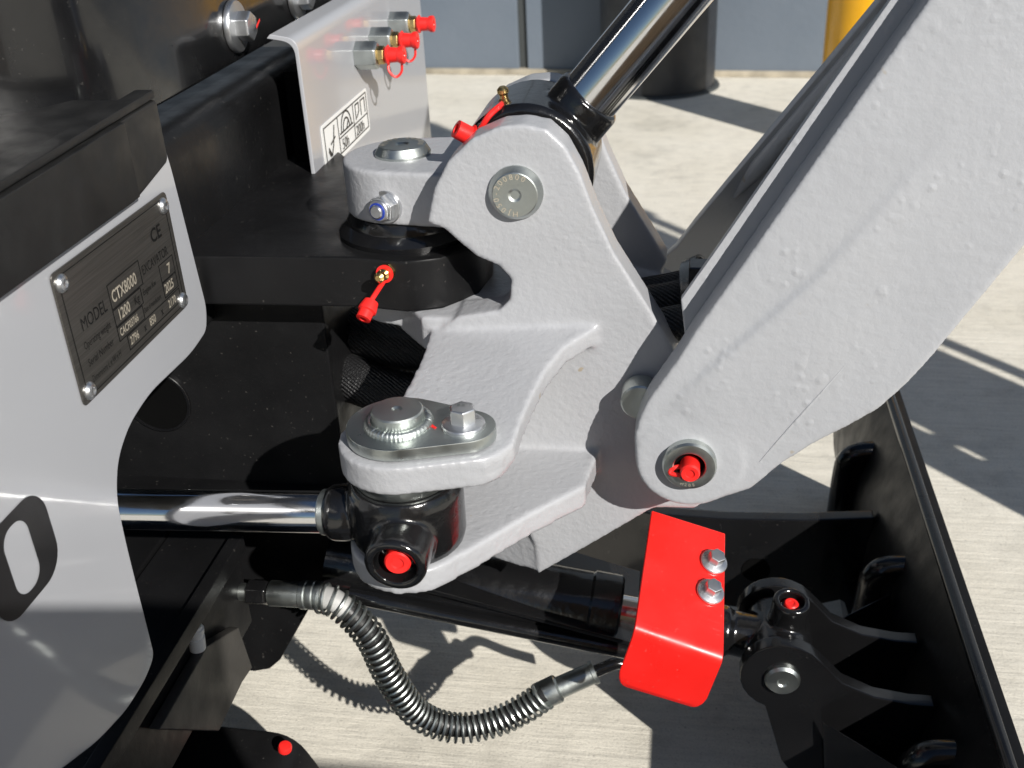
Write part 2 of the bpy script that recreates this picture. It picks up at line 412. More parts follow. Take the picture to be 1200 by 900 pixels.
# box beam below the panel
XB = -.315
bm = bmesh.new()
pts = rounded([(XB, 0, .44), (XB, 0, .572), (XB-.12, 0, .572), (XB-.12, 0, .44)], [.004, .020, .004, .004], 6)
prism(bm, [V((p.x, .60, p.z)) for p in pts], (0, .29, 0))
obj(bm, 'box_beam', 'frame', body, bevel=.0012, angle=40)
# swing lug: thick plate that carries the vertical pivot
PV = V((-.177, .65, 0)); ZP = .500
bm = bmesh.new()
out = [(-.52, .595), (-.200, .598), (-.1680, .592), (-.1460, .600), (-.128, .622), (-.124, .65), (-.128, .678), (-.146, .702), (-.20, .712), (-.30, .86), (-.52, .90)]
prism(bm, [V((x, y, ZP-.034)) for x, y in out], (0, 0, .034))
obj(bm, 'swing_lug', 'frame', body, bevel=.0022)
bm = bmesh.new(); ring(bm, PV+V((0, 0, ZP)), (0, 0, 1), [(-.002, .02), (-.002, .046), (.003, .046), (.0075, .0415), (.0085, .040), (.0105, .040), (.0155, .037), (.0155, .02)], 56)
obj(bm, 'collar', 'castblack', body)
# grease nipple on the lug's near edge with its red tethered cap
def nipple(parent, pos, axis, s=1.0):
    a = V(axis).normalized(); bm = bmesh.new(); hexa(bm, pos, a, .009*s, .005*s, .2)
    o = obj(bm, 'grease_nipple', 'brass', parent, bevel=.0004, seg=1)
    bm = bmesh.new(); lathe(bm, V(pos)+a*.005*s, a, [(0, .0034*s), (.002*s, .0034*s), (.003*s, .0022*s), (.0048*s, .0022*s), (.006*s, .0031*s), (.0078*s, .003*s), (.0092*s, .0016*s), (.0093*s, 0)], 20)
    obj(bm, 'nipple_tip', 'brass', o); return o
gp = at(455, 318, y=.5945)
nipple(body, gp, (-.15, -1, .1), 1.1)
c1 = at(432, 360, y=.574)
bm = bmesh.new()
lathe(bm, gp+V((-.0008, -.0045, .0004)), (-.15, -1, .1), [(0, .0056), (.0012, .0056)], 18)
tube(bm, spline([gp+V((-.001, -.006, -.003)), gp*.5+c1*.5+V((.0, -.004, 0)), c1+V((.001, 0, .003))], 6), .0016, 8)
lathe(bm, c1, (-.25, -.8, -.55), [(-.004, .0046), (.0015, .0058), (.0028, .0058), (.0035, .0046), (.0085, .0046), (.0088, .0024), (.004, .0022)], 24)
obj(bm, 'nipple_cap', 'red', body)
# body front under the lug, with its round opening as a painted dark disc
bm = bmesh.new()
zt = ZP-.0345
box(bm, (-.55, .632, .20), (-.238, .90, zt))
obj(bm, 'front_block', 'frame', body, bevel=.002)
hc = at(185, 470, y=.6315)
bm = bmesh.new(); ring(bm, hc, (0, -1, 0), [(-.004, .0225), (-.004, .0250), (.0012, .0250), (.0016, .0245), (.0016, .0228)], 44); obj(bm, 'hole_rim', 'black', body)
bm = bmesh.new(); lathe(bm, hc, (0, -1, 0), [(-.002, .0228), (.0009, .0228)], 40); obj(bm, 'hole_shade', 'hole_shade', body)
# step under the block (cable shelf)
bm = bmesh.new(); box(bm, (-.50, .60, .285), (-.235, .634, .307)); obj(bm, 'lower_shelf', 'frame', body, bevel=.002)
# upright far post seen through the opening
bm = bmesh.new(); box(bm, (-.222, .80, .28), (-.204, .83, .47)); obj(bm, 'inner_post', 'frame', body, bevel=.002)

# ================================================================== GREY SERVICE PANEL with test ports
XS = -.28
sp = thing('service_panel', (XS, .95, .35), 'glossy light grey service panel with three red-capped ports and a white sticker', 'panel')
bm = bmesh.new()
pr = rounded([V((XS, 0, .40)), V((XS, 0, .600)), V((XS-.020, 0, .6035))], [0, .012, 0], 8)
pr2 = [p+V((-.003, 0, -.003)) for p in pr]
prism(bm, [V((p.x, .768, p.z)) for p in pr+pr2[::-1]], (0, .385, 0))
obj(bm, 'panel_sheet', 'panel', sp, bevel=.0006, angle=50)
bm = bmesh.new(); box(bm, (XS-.22, 1.155, .30), (XS-.003, 1.165, .598)); obj(bm, 'panel_end', 'panel', sp)
bm = bmesh.new(); box(bm, (XS-.026, .80, .30), (XS-.008, 1.15, .57)); obj(bm, 'dark_backing', 'hole_shade', sp)
for (px, py), tk in (((418, 65), 1), ((436, 48), 1), ((458, 29), 0)):
    p = at(px, py, x=XS)
    bm = bmesh.new(); hexa(bm, p, (1, 0, 0), .021, .019, .52); pt = obj(bm, 'test_port', 'zinc', sp, bevel=.0006, seg=1)
    bm = bmesh.new(); hexa(bm, p+V((.019, 0, 0)), (1, 0, 0), .0135, .006, .3); lathe(bm, p+V((.025, 0, 0)), (1, 0, 0), [(0, .005), (.003, .005)], 20)
    obj(bm, 'brass_nipple', 'brass', pt, bevel=.0004, seg=1)
    st = None
    if tk:
        q = p+V((.027, 0, -.006)); st = [q, q+V((.001, -.003, -.007)), q+V((.006, -.002, -.012)), q+V((.011, 0, -.008)), q+V((.012, 0, .001))]
    dust_cap(pt, p+V((.026, 0, 0)), (1, 0, 0), .0075, .016, strap=st)
# sticker: three cells, icons and intervals
ST = XS+.0006
sy0, sy1, sz0, sz1 = .7925, .9235, .5005, .5295
def q3(y0, z0, y1, z1, x): return [V((x, y0, z0)), V((x, y1, z0)), V((x, y1, z1)), V((x, y0, z1))]
bm = bmesh.new(); prism(bm, rounded(q3(sy0, sz0-.008, sy1, sz1, ST-.0004), .004, 3), (.0004, 0, 0)); stick = obj(bm, 'sticker', 'white', sp)
bm = bmesh.new(); X2 = ST+.0003
def bar(y0, z0, y1, z1): prism(bm, q3(y0, z0, y1, z1, X2), (.0002, 0, 0))
def line2(bm, pts, wd_, x):
    for (a, b), (c, d) in zip(pts, pts[1:]):
        A, B = V((x, a, b)), V((x, c, d)); dd = (B-A); n = V((0, -dd.z, dd.y)).normalized()*wd_/2; e = dd.normalized()*wd_*.3
        prism(bm, [A-n-e, B-n+e, B+n+e, A+n-e], (.0002, 0, 0))
y0, y1, z0, z1 = sy0+.005, sy1-.005, sz0-.004, sz1-.003
for yy in (y0, y0+.036, y0+.08, y1): line2(bm, [(yy, z0), (yy, z1)], .0010, X2)
for zz in (z0, z1): line2(bm, [(y0, zz), (y1, zz)], .0010, X2)
line2(bm, [(y0+.036, z0+.012), (y1, z0+.012)], .001, X2)
cy, cz = y0+.058, z0+.015
for rr in (.0145, .009): line2(bm, [(cy+rr*math.cos(a*math.pi/10), cz+rr*math.sin(a*math.pi/10)) for a in range(11)], .0014, X2)
line2(bm, [(cy-.018, cz), (cy+.018, cz)], .0014, X2); line2(bm, [(cy, cz), (cy+.007, cz+.006)], .0014, X2)
line2(bm, [(y0+.008, z0+.012), (y0+.014, z0+.005), (y0+.020, z0+.012), (y0+.026, z0+.026)], .0016, X2)
line2(bm, [(y0+.014, z0+.014), (y0+.026, z0+.017)], .0014, X2); line2(bm, [(y0+.008, z0+.010), (y0+.011, z0+.006)], .003, X2)
yb = y0+.085
line2(bm, [(yb+.002, z0+.015), (yb+.002, z1-.003), (yb+.012, z1-.003), (yb+.012, z0+.02), (yb+.005, z0+.016)], .0013, X2)
line2(bm, [(yb+.018, z0+.015), (yb+.018, z1-.003), (yb+.03, z1-.003), (yb+.03, z0+.015)], .0013, X2)
obj(bm, 'sticker_print', 'ink', stick)
text('50h', 'lettering', 'ink', stick, V((X2+.0004, y0+.042, z0+.0015)), (0, 1, 0), (0, 0, 1), .0125)
text('200h', 'lettering', 'ink', stick, V((X2+.0004, y0+.083, z0+.0015)), (0, 1, 0), (0, 0, 1), .0125)

# ================================================================== GREY SIDE COVER with name plate
XC = -.30
cov = thing('side_cover', (XC, .44, .30), 'glossy light grey side cover carrying the dark name plate and black numeral', 'cover')
def cv(px, py, dx=0.0): return at(px, py, x=XC) + V((dx, 0, 0))
pts = [cv(-120, 420), cv(0, 330), cv(150, 165), cv(187, 152), cv(200, 190), cv(243, 360), cv(243, 388), cv(225, 415), cv(176, 462), cv(152, 500), cv(139, 540), cv(138, 585), cv(150, 640), cv(182, 768), cv(172, 795), cv(150, 832), cv(115, 870), cv(60, 912), cv(-40, 960), cv(-160, 1000)]
pts = rounded(pts, [0, 0, .006, .008, .01, .008, .006, .012, .015, .012, .012, .012, .02, .006, .01, .01, .01, .01, .01, 0], 5)
bm = bmesh.new(); prism(bm, pts, (-.006, 0, 0)); obj(bm, 'cover_sheet', 'panel', cov, bevel=.0016, seg=3, angle=45)
# numeral 0 decal
bm = bmesh.new()
def ringshape(cy, cz, hw, hh, r, n=8):
    o = []
    for sx, sz, a0 in ((1, 1, 0), (-1, 1, 90), (-1, -1, 180), (1, -1, 270)):
        for i in range(n+1):
            a = R(a0+90*i/n); o.append((cy+sx*(hw-r)+r*math.cos(a), cz+sz*(hh-r)+r*math.sin(a)))
    return o
dcy, dcz = .3625, .4426
A_ = ringshape(dcy, dcz, .0262, .0243, .0155); B_ = ringshape(dcy, dcz, .0098, .0183, .0088)
va = [bm.verts.new((XC+.0005, a, b)) for a, b in A_]; vb = [bm.verts.new((XC+.0005, a, b)) for a, b in B_]
for i in range(len(va)): bm.faces.new((va[i], va[(i+1) % len(va)], vb[(i+1) % len(va)], vb[i]))
obj(bm, 'numeral_decal', 'decal', cov)
# name plate
ny0, ny1, nz0, nz1 = .4395, .5640, .4825, .5510
bm = bmesh.new(); prism(bm, rounded(q3(ny0-.002, nz0-.002, ny1+.002, nz1+.002, XC+.0006), .004, 4), (.0010, 0, 0))
npl = obj(bm, 'name_plate', 'plate', cov, bevel=.0003, seg=1)
XN = XC+.0019
for y, z in ((ny0+.005, nz0+.004), (ny0+.005, nz1-.005), (ny1-.005, nz0+.004), (ny1-.005, nz1-.005)):
    bm = bmesh.new(); lathe(bm, (XC+.0016, y, z), (1, 0, 0), [(0, .0048), (.0008, .0048), (.0022, .0036), (.0026, .0022), (.0020, .0012), (.0020, 0)], 26)
    obj(bm, 'rivet', 'steel', npl)
def ptxt(s, y, z, size, mat='silverprint', bold=0.0, sx=1.0):
    return text(s, 'lettering', mat, npl, V((XN, y, z)), (0, 1, 0), (0, 0, 1), size, bold=bold, sx=sx)
ptxt('MODEL', ny0+.012, nz1-.0345, .0100, 'plateprint', sx=.80)
ptxt('CTX8000', ny0+.045, nz1-.0335, .0095, bold=.018, sx=.74)
ptxt('EXCAVATOR', ny0+.081, nz1-.0325, .0080, 'plateprint', sx=.70)
ptxt('C\u20ac'.replace('\u20ac', 'E'), ny0+.098, nz1-.020, .011, 'plateprint', bold=.02)
ptxt('Operating weight', ny0+.010, nz1-.0440, .0060, 'plateprint', sx=.66)
ptxt('1200', ny0+.047, nz1-.0445, .0085, bold=.018, sx=.80); ptxt('Kg', ny0+.066, nz1-.0440, .0070, 'plateprint', sx=.8)
ptxt('Engine Kw', ny0+.077, nz1-.0430, .0050, 'plateprint', sx=.75); ptxt('7', ny0+.109, nz1-.0430, .0085, bold=.02)
ptxt('Serial Number', ny0+.010, nz1-.0535, .0060, 'plateprint', sx=.76); ptxt('CACF03766', ny0+.045, nz1-.0530, .0062, bold=.015, sx=.68)
ptxt('Date of manufacture', ny0+.074, nz1-.0525, .0046, 'plateprint', sx=.56); ptxt('2025', ny0+.1015, nz1-.0525, .0080, bold=.018, sx=.72)
ptxt('Dimensions L x W x H', ny0+.010, nz1-.0625, .0054, 'plateprint', sx=.62)
for s, y in (('2796', .053), ('x', .070), ('850', .077), ('x', .092), ('2170', .102)): ptxt(s, ny0+y, nz1-.0620, .0068, 'silverprint' if s != 'x' else 'plateprint', bold=.015, sx=.74)
bm = bmesh.new()
def frame_(y0, z0, y1, z1, wd_=.0004): line2(bm, [(y0, z0), (y1, z0), (y1, z1), (y0, z1), (y0, z0)], wd_, XN-.0001)
frame_(ny0+.003, nz0+.001, ny1-.003, nz1-.001)
frame_(ny0+.043, nz1-.0365, ny0+.079, nz1-.0225); frame_(ny0+.043, nz1-.0465, ny0+.075, nz1-.0372)
frame_(ny0+.043, nz1-.0550, ny0+.073, nz1-.0472); frame_(ny0+.051, nz1-.0640, ny0+.118, nz1-.0558)
frame_(ny0+.100, nz1-.0450, ny0+.118, nz1-.0345); frame_(ny0+.100, nz1-.0545, ny0+.118, nz1-.0455)
obj(bm, 'plate_lines', 'plateprint', npl)

# rubber step block on top of the cover
mat_t = thing('rubber_step', (XC-.05, .48, .56), 'scuffed black rubber step block above the grey side cover', 'step')
bm = bmesh.new()
prism(bm, [V((XC+.002, y, z)) for y, z in ((.20, .5570), (.530, .5578), (.545, .5605), (.578, .5670), (.578, .6035), (.20, .5945))], (-.17, 0, 0))
obj(bm, 'block', 'rubber', mat_t, bevel=.003)
bm = bmesh.new(); prism(bm, [V((XC+.0045, y, z)) for y, z in ((.20, .559), (.532, .5605), (.532, .6020), (.20, .5945))], (-.004, 0, 0)); obj(bm, 'front_lip', 'rubber', mat_t, bevel=.001)
bm = bmesh.new()
box(bm, (XC-.085, .20, .596), (XC-.032, .50, .6012)); obj(bm, 'tread_pad', 'rubber', mat_t, bevel=.0015)
bm = bmesh.new(); prism(bm, [V((XC+.001, y, z)) for y, z in ((.20, .5945), (.578, .6037), (.578, .6085), (.20, .5995))], (-.012, 0, 0)); obj(bm, 'raised_edge', 'rubber', mat_t, bevel=.0012)

# ================================================================== SWING BRACKET (grey casting)
YN, YF = .585, .720                                   # outer faces of the two cheeks
SW = V((-.149, .4855, 0)); ZE = .442                  # swing-cylinder pin axis, top of its ear
kb = thing('swing_bracket', (PV.x, PV.y, .26), 'light grey cast swing bracket carrying the boom, with zinc pins', 'bracket')
def yp(px, py, y=YN): return at(px, py, y=y)
bm = bmesh.new()
cheek = [(500, 262), (508, 222), (524, 190), (552, 163), (584, 149), (612, 146), (640, 152), (662, 172), (680, 205), (695, 245), (720, 298), (750, 345), (777, 388)]
low = [(795, 420), (840, 480), (858, 530), (845, 575), (815, 596), (765, 596), (700, 634), (631, 673), (627, 640), (600, 590), (560, 550), (520, 450), (508, 395), (535, 372)]
inn = [(585, 364), (597, 352), (599, 328), (585, 312), (558, 301), (538, 284), (520, 268)]
near = [yp(*p) for p in cheek+low+inn]
prism(bm, near, (0, .025, 0))
ct = [yp(*p) for p in cheek+[(760, 420), (640, 400), (600, 372)]+inn]
prism(bm, [p+V((0, YF-YN-.025, 0)) for p in ct], (0, .025, 0))
prism(bm, [p+V((0, .012, 0)) for p in [yp(*q) for q in [(600, 372), (700, 388), (752, 402), (777, 408)]+low]], (0, YF-YN-.02, 0))
# upper ear round the pivot
lathe(bm, PV+V((0, 0, .516)), (0, 0, 1), [(0, .0385), (.034, .0385)], 56)
prism(bm, [V((x, y, .516)) for x, y in ((-.177, .6115), (-.135, .606), (-.085, .600), (-.085, .705), (-.135, .694), (-.177, .6885))], (0, 0, .034))
# lower ear
lathe(bm, PV+V((0, 0, .447)), (0, 0, 1), [(0, .038), (.017, .038)], 56)
prism(bm, [V((x, y, .442)) for x, y in ((-.180, .616), (-.158, .588), (-.09, .588), (-.09, .71), (-.165, .69))], (0, 0, .023))
# upper lug plate of the clevis
A0, B0, C0 = yp(505, 388), yp(700, 381), V((-.136, .4958, ZE))
pn = (B0-A0).cross(C0-A0).normalized()
if pn.z < 0: pn = -pn
def lp(px, py): return at_plane(px, py, A0, pn)
lug = [lp(500, 372), lp(504, 389), lp(497, 412), lp(484, 440), lp(466, 472), lp(448, 498)]
lugr = [lp(566, 545), lp(585, 534), lp(601, 520), lp(611, 492), lp(624, 462), lp(640, 433), lp(662, 406), lp(703, 381), lp(690, 360)]
prism(bm, lug + [V((SW.x-.01, SW.y-.012, ZE)), V((SW.x+.02, SW.y-.02, ZE))] + lugr, -pn*.0125)
# upper ear disc
es = stadium((SW.x, SW.y), (-.1120, .4860), .0335, .0235)
prism(bm, [V((x, y, ZE-.0175)) for x, y in es], (0, 0, .0175))
# lower flange and ear
fl = [at(px, py, z=.376) for px, py in ((688, 560), (686, 568), (620, 602), (545, 646))]
prism(bm, [V((-.10, .60, .360)), V((-.047, .60, .360))]+[V((p.x, p.y, .360)) for p in fl]+[V((SW.x+.008, SW.y-.0335, .360)), V((SW.x-.03, SW.y, .360)), V((-.14, .54, .360)), V((-.13, .60, .360))], (0, 0, .0155))
lathe(bm, SW+V((0, 0, .360)), (0, 0, 1), [(0, .0345), (.0155, .0345)], 48)
# lower body, turned back to the left
zl = yp(632, 673).z
prism(bm, [V((yp(630, 660).x, YN+.001, zl+.001)), V((-.141, .607, zl-.002)), V((-.165, .70, zl)), V((-.06, .70, zl))], (0, 0, .17))
casting = fuse(bm, 'casting', 'cast', kb, voxel=.0016, smooth=5)
# pivot pin head
def pin_head(c, axis, r, h, name, parent, mat='zinc'):
    bm = bmesh.new(); lathe(bm, c, axis, [(-.004, r), (0, r), (h*.25, r), (h, r*.84), (h+.0003, r*.80), (h+.0002, r*.25), (h-.0006, r*.16), (h-.0006, 0)], 56)
    return obj(bm, name, mat, parent, angle=20)
pp = pin_head(PV+V((0, 0, .550)), (0, 0, 1), .0178, .0062, 'pivot_pin', kb)
PINC = yp(605, 225)
cp = pin_head(PINC+V((0, -.0005, 0)), (0, -1, 0), .0158, .0055, 'cheek_pin', kb)
def arc_text(s, c, ux, uy, r, a0, da, size, parent):
    n = V(ux).cross(V(uy))
    for i, ch in enumerate(s):
        a = R(a0+da*i); d = V(ux)*math.cos(a)+V(uy)*math.sin(a); tx = (V(ux)*-math.sin(a)+V(uy)*math.cos(a))*(1 if da > 0 else -1)
        ty = n.cross(tx) if False else (d if da < 0 else -d)
        text(ch, 'stamp', 'silverprint', parent, V(c)+d*r+n*.0002, tx, ty, size, 'CENTER', bold=.01)
arc_text('HJ050-200800', PINC+V((0, -.0064, 0)), (1, 0, 0), (0, 0, 1), .0094, 270, -19, .0046, cp)
arc_text('HJ050-200800', PV+V((0, 0, .5567)), (1, 0, 0), (0, 1, 0), .0105, 200, -19, .005, pp)
# lock nut on the upper ear
nc = at(453, 242, y=.6125)
na = V((-.35, -1, 0)).normalized()
bm = bmesh.new(); lathe(bm, nc, na, [(-.003, .0105), (.0012, .0105), (.0015, .0100)], 32); hexa(bm, nc+na*.0012, na, .0155, .006, .35); lathe(bm, nc+na*.007, na, [(0, .0074), (.0022, .0072), (.003, .0062), (.003, .0045)], 32)
nut = obj(bm, 'lock_nut', 'steel', kb, bevel=.0004, seg=1)
bm = bmesh.new(); ring(bm, nc+na*.0098, na, [(0, .0044), (0, .0054), (.0008, .0054), (.0008, .0044)], 30); obj(bm, 'nylon_ring', 'blue', nut)
bm = bmesh.new(); lathe(bm, nc+na*.008, na, [(0, .0043), (.0035, .0043), (.0042, .0035), (.0042, 0)], 28); obj(bm, 'bolt_end', 'steel', nut)
# keeper plate, welded pin head and its bolt
BP = V((-.1130, .4850, 0))
bm = bmesh.new(); prism(bm, [V((x, y, ZE+.0008)) for x, y in stadium((SW.x, SW.y), (BP.x, BP.y), .0285, .0175)], (0, 0, .0072))
kp = obj(bm, 'keeper_plate', 'zinc', kb, bevel=.0007)
zk = ZE+.008
bm = bmesh.new(); lathe(bm, SW+V((0, 0, zk-.002)), (0, 0, 1), [(0, .0142), (.0098, .0142), (.0106, .0134), (.0107, .003), (.0098, .0016), (.0098, 0)], 48); obj(bm, 'pin_head', 'zinc', kp)
bm = bmesh.new()
NS = 54
wp = [[0]*8 for _ in range(NS*3)]
for i in range(NS*3):
    a = 2*math.pi*i/(NS*3); rp = .0013*abs(math.sin(NS*a/2*.9+.6*math.sin(5*a)))*.45*(.7+.4*math.sin(3*a+1)); 
    c = SW + V((math.cos(a), math.sin(a), 0))*.0160 + V((0, 0, zk)); d = V((math.cos(a), math.sin(a), 0))
    wp[i] = [bm.verts.new(c + (d*math.cos(2*math.pi*k/8)+V((0, 0, 1))*math.sin(2*math.pi*k/8)*1.1)*(.0029+rp)) for k in range(8)]
for i in range(NS*3):
    for k in range(8): bm.faces.new((wp[i][k], wp[(i+1) % (NS*3)][k], wp[(i+1) % (NS*3)][(k+1) % 8], wp[i][(k+1) % 8]))
obj(bm, 'weld_bead', 'zinc', kp, angle=60)
kbolt = bolt(kb, V((BP.x, BP.y, zk)), (0, 0, 1), .0130, .0088, .0118, .002, name='keeper_bolt', turn=.25)
text('8.8', 'stamp', 'zinc', kbolt, V((BP.x-.003, BP.y+.0005, zk+.0118)), (1, 0, 0), (0, 1, 0), .0034)
def dash(p, d, n, wd_, nm, parent):
    bm = bmesh.new(); p, d, n = V(p), V(d), V(n).normalized(); s = n.cross(d).normalized()*wd_/2
    prism(bm, [p-s, p+d-s*.6, p+d+s*.7, p+s], n*.0003); return obj(bm, nm, 'red', parent)
dash((-.1325, .4855, zk+.0001), (.005, -.0045, 0), (0, 0, 1), .0022, 'paint_mark', kp)
dash(V((-.1105, .4652, ZE-.004)), (.0004, 0, -.0045), (0, -1, 0), .0016, 'paint_mark', kb)

# ================================================================== SWING CYLINDER
sc = thing('swing_cylinder', (SW.x, SW.y, .36), 'chrome-rodded swing cylinder with black rod eye under the zinc keeper plate', 'cylinder')
RZ = .3885; rod_l = V((-.62, .4835, .372)); rod_r = V((-.196, .4855, RZ))
rdir = (rod_r-rod_l).normalized()
bm = bmesh.new(); cyl(bm, rod_l, rod_r, .0122, seg=56); obj(bm, 'rod', 'chrome', sc)
bm = bmesh.new(); lathe(bm, rod_r-rdir*.004, rdir, [(0, .0122), (.001, .0132), (.004, .0136), (.005, .0125)], 44); obj(bm, 'weld_ring', 'zinc', sc)
bm = bmesh.new()
EZ = .3955
lathe(bm, SW+V((0, 0, EZ-.0205)), (0, 0, 1), [(0, .031), (.006, .0325), (.035, .0325), (.041, .030)], 48)
lathe(bm, rod_r, rdir, [(0, .0145), (.004, .0165), (.012, .0165), (.018, .0145), (.05, .019)], 40)
pax = V((-.02, -1, -.10)).normalized()
pc = at(463, 662, y=.440)
ring(bm, pc-pax*.028, pax, [(.0, .010), (.0, .0178), (.028, .0172), (.030, .0160), (.030, .0118), (.010, .0112)], 44)
lathe(bm, pc-pax*.030, pax, [(0, .017), (.018, .0172)], 40)
fuse(bm, 'rod_end', 'castblack', sc, voxel=.0013, smooth=5)
dust_cap(sc, pc-pax*.012, pax+V((.12, 0, .12)), .0072, .013, flared=False)
bm = bmesh.new(); lathe(bm, SW+V((0, 0, EZ+.017)), (0, 0, 1), [(0, .022), (.004, .027), (.0085, .0285), (.0125, .0285)], 48); obj(bm, 'thrust_washer', 'zinc', sc)

# ================================================================== BOOM CYLINDER
YM = (YN+YF)/2
PB = V((PINC.x, YM, PINC.z))
rtop = at(783, 5, y=YM); 
rbot = at(693, 112, y=YM); bd = (rtop-rbot).normalized()
bc = thing('boom_cylinder', (PB.x, PB.y, PB.z), 'thick chrome boom cylinder rod rising from the black eye between the bracket cheeks', 'cylinder')
bm = bmesh.new(); cyl(bm, rbot-bd*.004, rbot+bd*.42, .0182, seg=64); obj(bm, 'rod', 'chrome', bc)
bm = bmesh.new(); lathe(bm, rbot+bd*.42, bd, [(0, .030), (.5, .030)], 48); obj(bm, 'barrel', 'black', bc)
bm = bmesh.new()
ring(bm, PB+V((0, -.034, 0)), (0, 1, 0), [(0, .0165), (0, .0385), (.003, .0415), (.065, .0415), (.068, .0385), (.068, .0165)], 60)
lathe(bm, PB+(rbot-PB).normalized()*.02, (rbot-PB), [(0, .022), ((rbot-PB).length-.02-.026, .0205), ((rbot-PB).length-.02, .0205)], 44)
lathe(bm, rbot-bd*.036, bd, [(0, .0205), (.008, .0216), (.034, .0214), (.036, .0195)], 44)
fuse(bm, 'rod_end', 'castblack', bc, voxel=.0014, smooth=4)
ng = at(594, 132, y=.645)
gn = nipple(bc, ng, (-.12, -.1, 1), 1.15)
c2 = at(548, 158, y=.615); ca = V((-.75, -.35, .55)).normalized()
bm = bmesh.new()
lathe(bm, ng+V((-.0004, -.0004, .0055)), (-.12, -.1, 1), [(0, .0062), (.0012, .0062)], 18)
tube(bm, spline([ng+V((.006, .0, .008)), ng+V((-.002, -.001, .0060)), at(586, 124, y=.622), at(572, 137, y=.612), c2-ca*.001+V((.004, -.001, -.001))], 7), .0018, 8)
lathe(bm, c2-ca*.003, ca, [(-.003, .0055), (0, .0072), (.0015, .0072), (.0022, .0056), (.011, .0054), (.0112, .003), (.006, .0028)], 26)
obj(bm, 'nipple_cap', 'red', bc)

# ================================================================== BOOM
YB0, YB1 = .545, .757
bt = thing('boom', at(808, 540, y=YB0), 'broad light grey boom rising to the upper right from its foot pin', 'boom')
FP = at(808, 540, y=YB0)
def bp(px, py): return at(px, py, y=YB0)
rF = (at(874, 540, y=YB0)-FP).length*.98
foot = []
for a in range(-60, -185, -10): foot.append(FP+V((math.cos(R(a)), 0, math.sin(R(a))))*rF)
topE = [(743, 512), (749, 490), (759, 470), (775, 448), (794, 422), (817, 385), (862, 322), (934, 219), (1008, 114), (1080, 12), (1145, -80), (1310, -320)]
botE = [(1560, -140), (1330, 142), (1200, 290), (1130, 374), (1090, 422), (1062, 452), (1030, 480), (995, 500), (955, 520), (915, 545), (880, 574)]
outer = foot + [bp(*p) for p in topE+botE]
bm = bmesh.new()
prism(bm, outer, (0, .023, 0))
# raised doubler below the crease, thick by the foot and running out upwards
cre = [(772, 505), (790, 480), (806, 462), (835, 434), (872, 402), (915, 365), (960, 325), (1000, 283), (1040, 237), (1100, 168), (1195, 52), (1330, -115)]
bot = [(842, 572), (850, 576), (858, 576), (878, 568), (905, 548), (945, 520), (990, 498), (1028, 474), (1062, 444), (1128, 368), (1200, 284), (1330, 137)]
hh = [.0004, .0012, .0024, .0034, .0036, .0034, .0028, .0020, .0012, .0003, -.0012, -.0025]
ga = [[bp(*c).lerp(bp(*d), t)+V((0, -(h*(1-t)**1.5), 0)) for t in (0, .25, .5, .75, 1)] for c, d, h in zip(cre, bot, hh)]
ga = [[bp(c[0]-9, c[1]-10)+V((0, .0006, 0))]+r_ for c, r_ in zip(cre, ga)]
gv = [[bm.verts.new(p) for p in r_] for r_ in ga]; gw = [[bm.verts.new(V((p.x, YB0+.004, p.z))) for p in r_] for r_ in ga]
for a in range(11):
    for b in range(5):
        bm.faces.new((gv[a][b], gv[a+1][b], gv[a+1][b+1], gv[a][b+1])); bm.faces.new((gw[a][b], gw[a][b+1], gw[a+1][b+1], gw[a+1][b]))
    bm.faces.new((gv[a][0], gw[a][0], gw[a+1][0], gv[a+1][0])); bm.faces.new((gv[a][5], gv[a+1][5], gw[a+1][5], gw[a][5]))
bm.faces.new(gv[0]+gw[0][::-1]); bm.faces.new(gv[11][::-1]+gw[11])
cyl(bm, FP+V((0, -.0012, 0)), FP+V((0, .004, 0)), rF-.0008, seg=64)
fuse(bm, 'side_plate', 'boom', bt, voxel=.0016, smooth=8)
bm = bmesh.new()
for pts_ in ([(890, 541), (918, 509), (960, 462), (1010, 405), (1060, 348)],):
    tube(bm, spline([bp(*p)+V((0, -.0002, 0)) for p in pts_], 6), lambda t: .0002+.0006*math.sin(math.pi*min(1, t*1.2+.05)) if t < .78 else .0002, 8)
obj(bm, 'weld_line', 'boom', bt)
# inner plate stands a little above the outer one
bm = bmesh.new()
topI = [(p[0]-20, p[1]-14) for p in topE[5:]]
inner = [bp(*p)+V((0, .0231, 0)) for p in topI+botE[:-3]+[(880, 500), (805, 440)]]
prism(bm, inner, (0, .0055, 0))
obj(bm, 'inner_plate', 'boom', bt, bevel=.0015, seg=2)
# far side plate: stands wide at the foot and closes in as the boom rises
def farw(z): return .181 - .74*(max(.40, min(z, .69))-.48) if z > .40 else .229
ZK = .69
far = foot + [bp(*p) for p in [(743, 512), (749, 490), (759, 470), (785, 442), (815, 392), (860, 322), (930, 215), (1000, 108), (1068, 2), (1130, -92), (1300, -340)]+botE]
bm = bmesh.new()
def flat(p): return V((p.x, YB0 + (.181 - .74*(p.z-.48)), p.z))
lowp = [p for p in far if p.z <= ZK]; 
k0 = max(i for i, p in enumerate(far[:len(far)-len(botE)]) if p.z <= ZK)
a_, b_ = far[k0], far[k0+1]; ta = a_.lerp(b_, (ZK-a_.z)/(b_.z-a_.z))
k1 = min(i for i, p in enumerate(far) if i > k0+1 and p.z <= ZK)
a_, b_ = far[k1-1], far[k1]; tb = a_.lerp(b_, (a_.z-ZK)/(a_.z-b_.z))
poly = far[:k0+1] + [ta, tb] + far[k1:]
prism(bm, [flat(p) for p in poly], (0, .013, 0))
obj(bm, 'side_plate', 'boom', bt, bevel=.002, seg=2)
